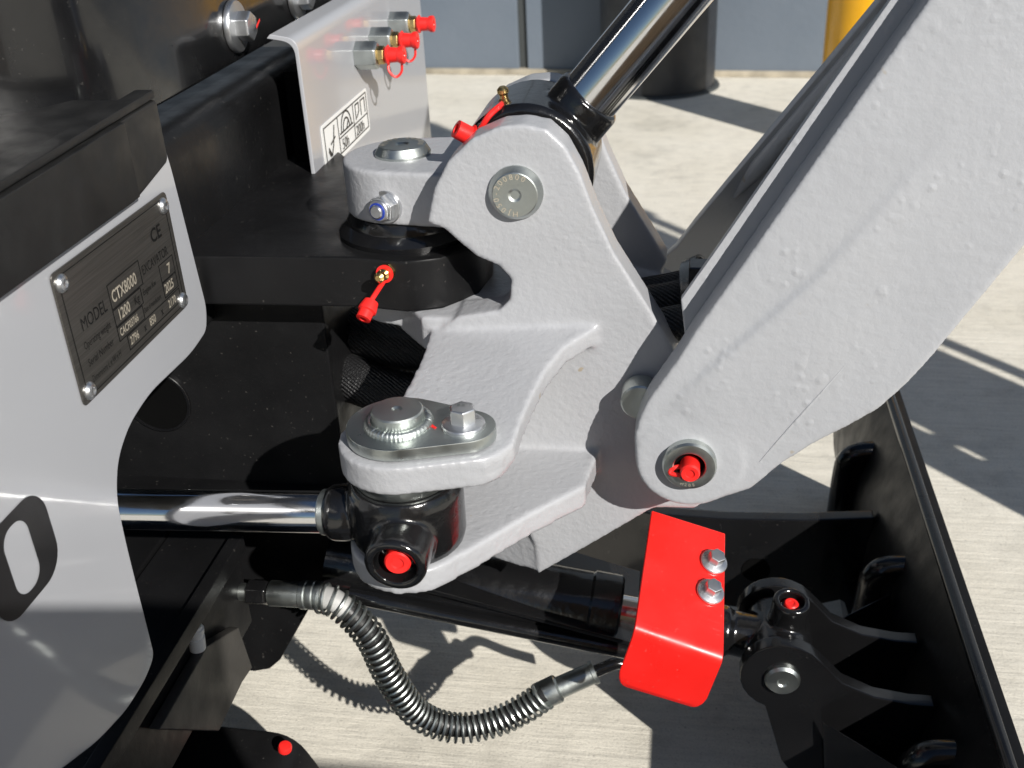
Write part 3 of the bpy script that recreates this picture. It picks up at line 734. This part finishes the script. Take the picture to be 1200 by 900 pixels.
bm = bmesh.new(); wu = YB0 + .181 - .74*(ZK-.48)
prism(bm, [V((p.x, wu, p.z)) for p in [ta]+far[k0+1:k1]+[tb]], (0, .013, 0))
obj(bm, 'upper_side_plate', 'boom', bt, bevel=.002, seg=2)
# stiffening rib pressed along the far plate
bm = bmesh.new()
q = [flat(bp(*p))+V((0, -.0005, 0)) for p in ((872, 345), (905, 290), (950, 222), (1020, 116), (1068, 44))]
tube(bm, spline(q, 5), lambda t: .0015+.0045*min(1, t*4), 12); obj(bm, 'weld_seam', 'boom', bt)
# floor of the boom channel
bm = bmesh.new()
fa, fb = bp(925, 405), bp(1130, 60)
prism(bm, [fa+V((0, .030, 0)), fb+V((0, .030, 0)), flat(fb)+V((0, -.001, 0)), flat(fa)+V((0, -.001, 0))], (.006, 0, -.005))
obj(bm, 'channel_floor', 'boom', bt)
# foot pin sleeve
bm = bmesh.new(); ring(bm, FP+V((0, -.002, 0)), (0, -1, 0), [(-.004, .0092), (-.004, .0158), (.0038, .0158), (.0054, .0148), (.0058, .0125), (.0056, .0098), (.005, .0092)], 56); slv = obj(bm, 'pin_sleeve', 'zinc', bt, angle=25)
bm = bmesh.new(); lathe(bm, FP+V((0, -.0012, 0)), (0, -1, 0), [(-.003, .0100), (.0006, .0100)], 32); obj(bm, 'pin_bore_shade', 'hole_shade', slv)
cp_ = dust_cap(slv, FP+V((.0004, -.002, -.0008)), V((-.0, -1, .0)), .0058, .0115, flared=False)
bm = bmesh.new(); p = FP+V((-.002, -.0045, -.0012)); tube(bm, spline([p, p+V((-.0055, -.002, .0006)), p+V((-.0085, -.003, -.0010)), p+V((-.0085, -.004, -.0028)), p+V((-.003, -.005, -.003))], 6), .0014, 8); obj(bm, 'cap_strap', 'red', slv)
arc_text('H205', FP+V((0, -.0079, 0)), (1, 0, 0), (0, 0, 1), .0128, 250, 11, .0028, slv)
# spacer washer between bracket and boom
bm = bmesh.new(); p = at(750, 468, y=.572); lathe(bm, p, (0, -1, 0), [(-.010, .0115), (.004, .0115), (.0048, .0105)], 40); obj(bm, 'spacer_washer', 'zinc', bt)

# upper boom, arm and bucket: they stand outside the picture and throw the shadows on the yard
def beam(nm, mat, parent, pts, w0, w1, y0, y1, bev=.006):
    bm = bmesh.new(); L = len(pts); a, b = [], []
    for i, (x, z) in enumerate(pts):
        d = (V(pts[min(i+1, L-1)])-V(pts[max(i-1, 0)])).normalized(); n = V((-d.y, d.x)); ww = (w0+(w1-w0)*i/(L-1))/2
        a.append(V((x+n.x*ww, y0, z+n.y*ww))); b.append(V((x-n.x*ww, y0, z-n.y*ww)))
    prism(bm, a+b[::-1], (0, y1-y0, 0)); return obj(bm, nm, mat, parent, bevel=bev)
beam('upper_boom', 'boom', bt, [(.27, .83), (.50, 1.25), (.72, 1.62), (.90, 1.86), (1.06, 1.99)], .19, .15, .550, .640)
beam('arm', 'boom', bt, [(1.03, 2.08), (1.0, 1.5), (.985, .30)], .17, .185, .600, .700)
bm = bmesh.new(); cyl(bm, V((1.157, .65, .40)), V((1.157, .65, 1.45)), .013, seg=24); obj(bm, 'bucket_cylinder_rod', 'chrome', bt)
bm = bmesh.new(); cyl(bm, V((1.157, .65, 1.2)), V((1.157, .65, 1.8)), .026, seg=24); obj(bm, 'bucket_cylinder_barrel', 'black', bt)
beam('shadow_rail', 'black', bt, [(.807, .30), (.807, 1.4)], .026, .026, .615, .685, .003)  # unseen rail and blocks added, spaced to leave light slits in the yard shadow
for z0, z1 in ((.30, .455), (.492, .505), (.545, 1.4)):
    beam('shadow_rail_block', 'black', bt, [(.855, z0), (.855, z1)], .075, .075, .640, .660, .002)

# ================================================================== BRAIDED HOSES
def hose(name, mat, pts, r, label, group=None, seg=14):
    bm = bmesh.new(); tube(bm, spline(pts, 10), r, seg); o = obj(bm, name, mat); return tag(o, label, 'hose', group)
bg_ = 'braided hoses running through the machine'
for k, (dy, dz, nm) in enumerate(((-.03, 0, 'nearest braided black hose lying in the boom channel'), (.0, .004, 'middle braided black hose lying in the boom channel'), (.03, -.002, 'farthest braided black hose lying in the boom channel'))):
    y = .645+dy
    hose('braided_hose', 'braid', [V((-.10, y, .425)), V((-.05, y, .442+dz)), V((-.005, y, .452+dz)), V((.035, y-.008, .468+dz)), V((.080, .620+dy*.75, .520+dz)), V((.135, .598+dy*.45, .605+dz)), V((.18, .590+dy*.3, .68+dz))], .0115, nm, bg_)
bm = bmesh.new(); c = V((.012, .645, .458)); ax = V((.06, 0, .028)).normalized(); u = V((0, 1, 0)); v = ax.cross(u)
sec = [c + u*(.046*math.cos(a))*1.0 + v*(-.0185*math.sin(a)) for a in [2*math.pi*i/28 for i in range(28)]]
rn = []
for p in sec:
    d = (p-c).normalized(); rn.append([bm.verts.new(p-ax*.006), bm.verts.new(p+ax*.006), bm.verts.new(p+ax*.006+d*.003), bm.verts.new(p-ax*.006+d*.003)])
for i in range(28):
    for k in range(4): bm.faces.new((rn[i][k], rn[(i+1) % 28][k], rn[(i+1) % 28][(k+1) % 4], rn[i][(k+1) % 4]))
box(bm, (c.x-.008, c.y-.026, c.z+.016), (c.x+.006, c.y-.010, c.z+.030))
tag(obj(bm, 'hose_clamp', 'castblack', bevel=.0008, seg=1), 'black strap clamp round the hoses at the foot of the boom', 'clamp')
for k, (z, y, sl_, nm) in enumerate(((.395, .69, .012, 'upper braided hose in the dark gap behind the swing bracket'), (.368, .665, -.006, 'lower braided hose in the dark gap behind the swing bracket'), (.345, .71, -.02, 'lowest braided hose in the dark gap behind the swing bracket'))):
    hose('braided_hose', 'braid', [V((-.30, y+.03, z+.018)), V((-.235, y, z+.010)), V((-.19, y-.005, z)), V((-.14, y+.005, z+sl_)), V((-.08, y+.02, z+sl_*1.5))], .017, nm, bg_)

# ================================================================== DOZER BLADE
db = thing('dozer_blade', (.2, .65, .02), 'black dozer blade frame with ribs and clevis at the lower right', 'blade')
ZT = .205
def xb(z): t = z/ZT; return .2105 - .030*math.sin(math.pi*min(1, max(0, t)))*.9 - .012*(1-t)
bm = bmesh.new()
zs = [ZT*i/12 for i in range(13)]
prism(bm, [V((xb(z), .205, z+.006)) for z in zs] + [V((xb(z)+.008, .205, z+.006)) for z in zs[::-1]], (0, .90, 0))
obj(bm, 'blade_sheet', 'frame', db, bevel=.0012, angle=50)
bm = bmesh.new(); cyl(bm, V((xb(ZT)-.003, .206, ZT+.004)), V((xb(ZT)-.003, 1.104, ZT+.004)), .005, seg=16); obj(bm, 'top_bar', 'black', db)
for y in (.950, .765, .560, .36):
    bm = bmesh.new(); tube(bm, spline([V((.163, y, .012)), V((.165, y, .07)), V((.167, y, .135)), V((.170, y, .150)), V((.180, y, .158)), V((.203, y, .161))], 6), .0105, 16); obj(bm, 'rib_tube', 'black', db)
    bm = bmesh.new(); prism(bm, [V((xb(z)-.0005, y-.004, z)) for z in (.02, .05, .08, .11, .14, .157)] + [V((.172, y-.004, .157)), V((.166, y-.004, .02))], (0, .008, 0)); obj(bm, 'rib_web', 'black', db)
for y, sgn in ((.592, -1), (.684, 1)):
    bm = bmesh.new(); prism(bm, [V((.110, y, .150)), V((.178, y+sgn*.055, .150)), V((.186, y+sgn*.055, .06)), V((.120, y, .06))], (.003, .004*sgn, 0)); obj(bm, 'gusset_plate', 'black', db, bevel=.001)
for y0 in (.598, .664):
    c = V((.0800, y0, .182))
    arc = [c+V((math.cos(R(a)), 0, math.sin(R(a))))*.030 for a in range(70, 251, 15)]
    o = arc + [V((.085, y0, .10)), V((.115, y0, .055)), V((.185, y0, .045)), V((.187, y0, .166)), V((.170, y0, .166)), V((.145, y0, .170)), V((.122, y0, .181)), V((.108, y0, .197)), V((.099, y0, .206))]
    bm = bmesh.new(); prism(bm, o, (0, .012, 0)); obj(bm, 'clevis_plate', 'black', db, bevel=.0016)
bm = bmesh.new(); lathe(bm, V((.080, .5985, .182)), (0, -1, 0), [(0, .0125), (.0028, .0125), (.005, .0108), (.0052, .004), (.0042, .0028), (.0042, 0)], 44); obj(bm, 'clevis_pin', 'zinc', db, angle=20)
# push arms
for y in (.85, .30):
    bm = bmesh.new()
    o = [V((-.30, y, .20)), V((-.12, y, .168)), V((-.02, y, .142)), V((.05, y, .140)), V((.12, y, .143)), V((.182, y, .150)), V((.185, y, .06)), V((.10, y, .03)), V((-.1, y, .055)), V((-.30, y, .09))]
    if y < .6: o = [p + V((0, 0, -.045)) for p in o]
    prism(bm, o, (0, .014, 0)); obj(bm, 'push_arm', 'black', db, bevel=.002)
bm = bmesh.new(); box(bm, (.160, .45, .05), (.180, .85, .075)); obj(bm, 'cross_tube', 'black', db, bevel=.004)
bm = bmesh.new(); lathe(bm, at(886, 668, y=.8495), (0, -1, 0), [(-.001, .0135), (.0004, .0135)], 36); obj(bm, 'arm_hole_shade', 'hole_shade', db)

# ================================================================== BLADE CYLINDER with red guard
bcx = thing('blade_cylinder', (-.05, .637, .15), 'black blade cylinder with red guard plate below the boom foot', 'cylinder')
c_r = V((.080, .637, .182)); c_l = V((-.26, .637, .236)); cdv = (c_r-c_l).normalized()
bm = bmesh.new(); lathe(bm, c_l, cdv, [(0, .026), (.20, .026), (.202, .0275), (.222, .0275), (.224, .025)], 48); obj(bm, 'barrel', 'castblack', bcx, angle=25)
Lc = (c_r-c_l).length
bm = bmesh.new(); cyl(bm, c_l+cdv*.22, c_l+cdv*(Lc-.045), .013, seg=40); obj(bm, 'rod', 'chrome', bcx)
bm = bmesh.new()
ring(bm, c_r+V((0, -.024, 0)), (0, 1, 0), [(0, .012), (0, .0245), (.048, .0245), (.048, .012)], 44)
lathe(bm, c_r-cdv*.062, cdv, [(0, .0195), (.022, .0195), (.026, .0165), (.05, .018)], 40)
upv = V((.05, -.1, 1)).normalized(); pb = c_r + upv*.018 + V((.004, 0, 0))
ring(bm, pb, upv, [(0, .006), (0, .0145), (.024, .0135), (.026, .0125), (.026, .0088), (.012, .0085)], 40)
lathe(bm, pb, upv, [(0, .0135), (.017, .0135)], 30)
fuse(bm, 'rod_end', 'castblack', bcx, voxel=.0014, smooth=4)
dust_cap(bcx, pb+upv*.014, upv, .0052, .009, flared=False)
# pipes along the barrel
for dy, dz, r in ((-.028, -.012, .0062),):
    bm = bmesh.new(); p0, p1 = c_l+V((.02, dy, dz)), c_l+cdv*.235+V((0, dy, dz)); tube(bm, spline([p0, (p0+p1)/2, p1], 6), r, 14); obj(bm, 'steel_pipe', 'castblack', bcx)
# tray under the barrel
ta_, tb_ = at(530, 690, y=.598), at(744, 754, y=.606)
bm = bmesh.new(); prism(bm, [ta_-cdv*.06, tb_, tb_+V((0, .085, 0)), ta_-cdv*.06+V((0, .095, 0))], (0, 0, -.004)); obj(bm, 'tray', 'black', bcx, bevel=.0008)
# guard: bent red plate
g0, g1, g2, g3 = at(764, 598, d=.735), at(850, 625, d=.735), at(848, 773, d=.672), at(744, 737, d=.672)
ux = (g1-g0).normalized()
l0, l1 = at(824, 830, d=.692), at(722, 799, d=.692)
bm = bmesh.new()
rowA = [g0, g1]; rowB = [g3, g2]; rowC = [l1, l0]
def mixp(a, b, t): return a*(1-t)+b*t
rows = [(g0, g1)]
for t in (.25, .5, .75, .93): rows.append((mixp(g0, g3, t), mixp(g1, g2, t)))
for t in (.0, .25, .5, .75, 1.0):
    a = mixp(mixp(g0, g3, .93), mixp(g3, l1, .10), t); 
    pa = mixp(g0, g3, .93)*(1-t)**2 + g3*2*t*(1-t) + mixp(g3, l1, .14)*t*t
    pb_ = mixp(g1, g2, .93)*(1-t)**2 + g2*2*t*(1-t) + mixp(g2, l0, .14)*t*t
    if t > 0: rows.append((pa, pb_))
for t in (.4, .6, .78): rows.append((mixp(g3, l1, t), mixp(g2, l0, t)))
for t, k in ((.88, .018), (.95, .05), (.985, .085), (1.0, .13)):
    a, b = mixp(g3, l1, t), mixp(g2, l0, t); rows.append((mixp(a, b, k), mixp(a, b, 1-k)))
nrm = (g1-g0).cross(g3-g0).normalized()
if nrm.z > 0: nrm = -nrm
thk = nrm*.0032
vt = [[bm.verts.new(mixp(a, b, i/6)) for i in range(7)] for a, b in rows]; vb_ = [[bm.verts.new(mixp(a, b, i/6)+thk) for i in range(7)] for a, b in rows]
for q in range(len(rows)-1):
    for i in range(6):
        bm.faces.new((vt[q][i], vt[q][i+1], vt[q+1][i+1], vt[q+1][i])); bm.faces.new((vb_[q][i], vb_[q+1][i], vb_[q+1][i+1], vb_[q][i+1]))
    bm.faces.new((vt[q][0], vt[q+1][0], vb_[q+1][0], vb_[q][0])); bm.faces.new((vt[q][6], vb_[q][6], vb_[q+1][6], vt[q+1][6]))
bm.faces.new(vt[0]+vb_[0][::-1]); bm.faces.new(vt[-1][::-1]+vb_[-1])
gd = obj(bm, 'guard_plate', 'redpaint', bcx, bevel=.0005, seg=1, angle=40, label='bright red bent guard plate with two bolts')
for px, py in ((836, 659), (832, 694)):
    p = at_plane(px, py, g0, nrm); bolt(gd, p-nrm*.0003, -nrm, .0098, .0068, .0092, .0016, name='guard_bolt', turn=.1)
bm = bmesh.new(); p = (g1+g2)/2*.45+(g0+g3)/2*.55+nrm*.012
prism(bm, [p-ux*.015+(g0-g3)*.1, p+ux*.012+(g0-g3)*.1, p+ux*.012-(g0-g3)*.12, p-ux*.015-(g0-g3)*.12], nrm*.03); obj(bm, 'guard_bracket', 'castblack', bcx, bevel=.002)

# ================================================================== SPRING-GUARDED HOSE
hs = thing('hydraulic_hose', (-.2, .6, .05), 'spring-guarded hydraulic hose looping above the concrete', 'hose')
hp = [at(372, 698, y=.590), at(396, 706, y=.588), at(432, 742, y=.586), at(456, 790, y=.585), at(488, 834, y=.588), at(530, 851, y=.594), at(575, 846, y=.602), at(612, 830, y=.610), at(640, 812, y=.616)]
path = spline(hp, 14)
bm = bmesh.new(); tube(bm, path, .0080, 18); obj(bm, 'rubber_hose', 'hose', hs)
# spring
L = [0]
for a, b in zip(path, path[1:]): L.append(L[-1]+(b-a).length)
fr = frames(path); turns = 46; npt = turns*18; sp_ = []
for i in range(npt+1):
    s = L[-1]*i/npt
    k = max(j for j in range(len(L)-1) if L[j] <= s+1e-9); t = (s-L[k])/max(1e-9, L[k+1]-L[k])
    p = path[k].lerp(path[k+1], t); u = fr[k][1].lerp(fr[k+1][1], t); v = fr[k][2].lerp(fr[k+1][2], t); a = 2*math.pi*turns*i/npt
    sp_.append(p + (u*math.cos(a)+v*math.sin(a))*.0108 + V((0, 0, -.0014)))
bm = bmesh.new(); tube(bm, sp_, .00125, 7); obj(bm, 'guard_spring', 'zinc', hs)
# printed white wrap near the upper end
bm = bmesh.new(); tube(bm, path[2:19], .0084, 18); obj(bm, 'white_wrap', 'wrap', hs)
# left fittings
f0, f1 = at(258, 692, y=.592), at(374, 698, y=.590); fd_ = (f1-f0).normalized(); FL = (f1-f0).length
bm = bmesh.new(); lathe(bm, f0+fd_*(FL*.52), fd_, [(0, .0095), (FL*.3, .0095), (FL*.31, .0105), (FL*.36, .0108), (FL*.37, .0100), (FL*.40, .0108), (FL*.44, .0108), (FL*.45, .0100), (FL*.48, .0105), (FL*.52, .0100)], 36); obj(bm, 'ferrule', 'zinc', hs)
bm = bmesh.new(); hexa(bm, f0+fd_*(FL*.30), fd_, .017, FL*.2, .2); obj(bm, 'swivel_nut', 'castblack', hs, bevel=.0006, seg=1)
bm = bmesh.new(); lathe(bm, f0-fd_*.02, fd_, [(0, .0065), (.02+FL*.32, .0065)], 28); hexa(bm, f0, fd_, .0165, .008, .1); obj(bm, 'adapter', 'zinc', hs, bevel=.0004, seg=1)
# right fittings
r0, r1 = at(628, 818, y=.616), at(698, 787, y=.632); rd = (r1-r0).normalized(); RL = (r1-r0).length
bm = bmesh.new(); lathe(bm, r0, rd, [(0, .0100), (RL*.05, .0108), (RL*.36, .0112), (RL*.38, .0104), (RL*.40, .0086), (RL*.93, .0084), (RL*.94, .0094), (RL, .0094)], 36); obj(bm, 'ferrule', 'zinc', hs)
bm = bmesh.new(); tube(bm, spline([r1-rd*.004, r1+rd*.008, r1+rd*.018+V((.003, 0, -.001)), at(752, 790, y=.64), at(780, 800, y=.645)], 8), .0048, 14); obj(bm, 'steel_elbow', 'castblack', hs)

# ================================================================== UNDERCARRIAGE (lower left)
uc = thing('undercarriage', (-.27, .5, .15), 'black undercarriage beam and bracket at the lower left behind the grey cover', 'undercarriage')
XU, ZU = -.305, .289
bm = bmesh.new(); box(bm, (XU-.010, .28, ZU-.013), (XU, .590, ZU)); obj(bm, 'edge_bar', 'frame', uc, bevel=.001)
bm = bmesh.new(); box(bm, (XU-.06, .28, .20), (XU-.012, .60, ZU-.006)); obj(bm, 'front_face', 'frame', uc, bevel=.001)
sh_ = [at(px, py, x=XU-.003) for px, py in ((284, 800), (257, 857), (187, 855), (214, 808), (243, 757), (280, 735), (296, 782))]
bm = bmesh.new(); prism(bm, sh_, (-.008, 0, 0)); obj(bm, 'face_plate', 'dusty_sunlit', uc, bevel=.001)
up_ = [at(px, py, y=.655) for px, py in ((250, 620), (407, 632), (362, 714), (328, 774), (316, 784), (298, 787), (240, 780))]
bm = bmesh.new(); prism(bm, up_, (0, .010, 0)); obj(bm, 'upright_plate', 'frame', uc, bevel=.0012)
bm = bmesh.new(); box(bm, (-.66, .60, .12), (-.372, .9, .30)); obj(bm, 'centre_frame', 'frame', uc, bevel=.002)
bm = bmesh.new(); box(bm, (-.66, .30, .272), (XU-.062, .60, .284)); obj(bm, 'deck_plate', 'frame', uc, bevel=.002)
lc = at(345, 640, y=.642)
bm = bmesh.new(); prism(bm, [V((x+lc.x, lc.y, y+lc.z)) for x, y in stadium((-.004, 0), (.028, .004), .0125, .0115)], (0, .008, 0)); lk = obj(bm, 'link_plate', 'cast', uc, bevel=.001)
bolt(uc, at(333, 647, y=.6415), (0, -1, .3), .0115, .006, .009, .0015, name='link_bolt')
kn = at(229, 738, x=-.312)
bm = bmesh.new(); lathe(bm, kn, (.1, 0, 1), [(-.016, .0056), (-.006, .0056), (-.0055, .0048), (-.003, .0048), (-.0025, .0056), (.001, .0056), (.0015, .0046), (.004, .0044)], 28); kn_o = obj(bm, 'breather_cap', 'white', uc)
bm = bmesh.new(); lathe(bm, kn+V((0, 0, .0042)), (.1, 0, 1), [(0, .0040), (.0030, .0038), (.0036, .003)], 24); obj(bm, 'seal_ring', 'teal', kn_o)
# track near the bottom edge
tk = thing('rubber_track', (-.3, .3, 0), 'black rubber track and frame rail along the bottom left edge', 'track')
bm = bmesh.new()
prism(bm, rounded([V((-.85, .28, .015)), V((-.265, .28, .015)), V((-.225, .28, .08)), V((-.265, .28, .155)), V((-.85, .28, .170))], .05, 6), (0, .20, 0)); obj(bm, 'belt', 'rubber', tk, bevel=.006)
for k in range(9):
    x = -.78+k*.058
    bm = bmesh.new(); z = .163-.015*(x+.85)/.55; box(bm, (x, .285, z), (x+.026, .475, z+.016)); obj(bm, 'tread_lug', 'rubber', tk, bevel=.003)
bm = bmesh.new(); cyl(bm, V((-.62, .500, .136)), V((-.335, .500, .126)), .009, seg=24); obj(bm, 'guide_bar', 'zinc', tk, bevel=.001)
bm = bmesh.new(); prism(bm, rounded([V((-.66, .484, .02)), V((-.275, .484, .02)), V((-.262, .484, .07)), V((-.285, .484, .118)), V((-.66, .484, .128))], .02, 5), (0, .085, 0)); obj(bm, 'track_frame', 'frame', tk, bevel=.003)

bm = bmesh.new(); q = at(334, 874, y=.545); lathe(bm, q, (.2, -.1, 1), [(-.004, .0052), (-.001, .0052), (.0004, .0044), (.0008, .002), (.0008, 0)], 24); obj(bm, 'red_plug', 'red', tk)

# unseen crates added behind the photographer to shade the lower left of the machine
def crate(lo, hi, label, lift=0.0):
    t = thing('shade_crate', ((lo[0]+hi[0])/2, (lo[1]+hi[1])/2, lo[2]), label, 'crate')
    n = 5; h = (hi[2]-lo[2])/n
    for k in range(n):
        z0, z1 = lo[2]+k*h+.003, lo[2]+(k+1)*h-.003
        for a, b in (((lo[0], lo[1], z0), (hi[0], lo[1]+.018, z1)), ((lo[0], hi[1]-.018, z0), (hi[0], hi[1], z1)), ((lo[0], lo[1]+.019, z0), (lo[0]+.018, hi[1]-.019, z1)), ((hi[0]-.018, lo[1]+.019, z0), (hi[0], hi[1]-.019, z1))):
            bm = bmesh.new(); box(bm, a, b); obj(bm, 'plank', 'wood', t, bevel=.002, seg=1)
    bm = bmesh.new(); zr = hi[2]+lift; prism(bm, [V((lo[0]-.01, lo[1]-.01, zr)), V((hi[0]+.01, lo[1]-.01, hi[2])), V((hi[0]+.01, lo[1]-.01, hi[2]+.016)), V((lo[0]-.01, lo[1]-.01, zr+.016))], (0, hi[1]-lo[1]+.02, 0)); obj(bm, 'lid', 'wood', t, bevel=.002, seg=1)
    bm = bmesh.new(); box(bm, (lo[0]+.022, lo[1]+.022, lo[2]+.01), (hi[0]-.022, hi[1]-.022, hi[2]-.004)); obj(bm, 'lining', 'hole_shade', t)
    return t
crate((-.08, -.58, 0), (.33, -.21, .868), 'added tall crate, an unseen shade blocker behind the photographer')
crate((.36, -.62, 0), (.64, -.21, .690), 'added low crate, an unseen shade blocker beside the tall one')
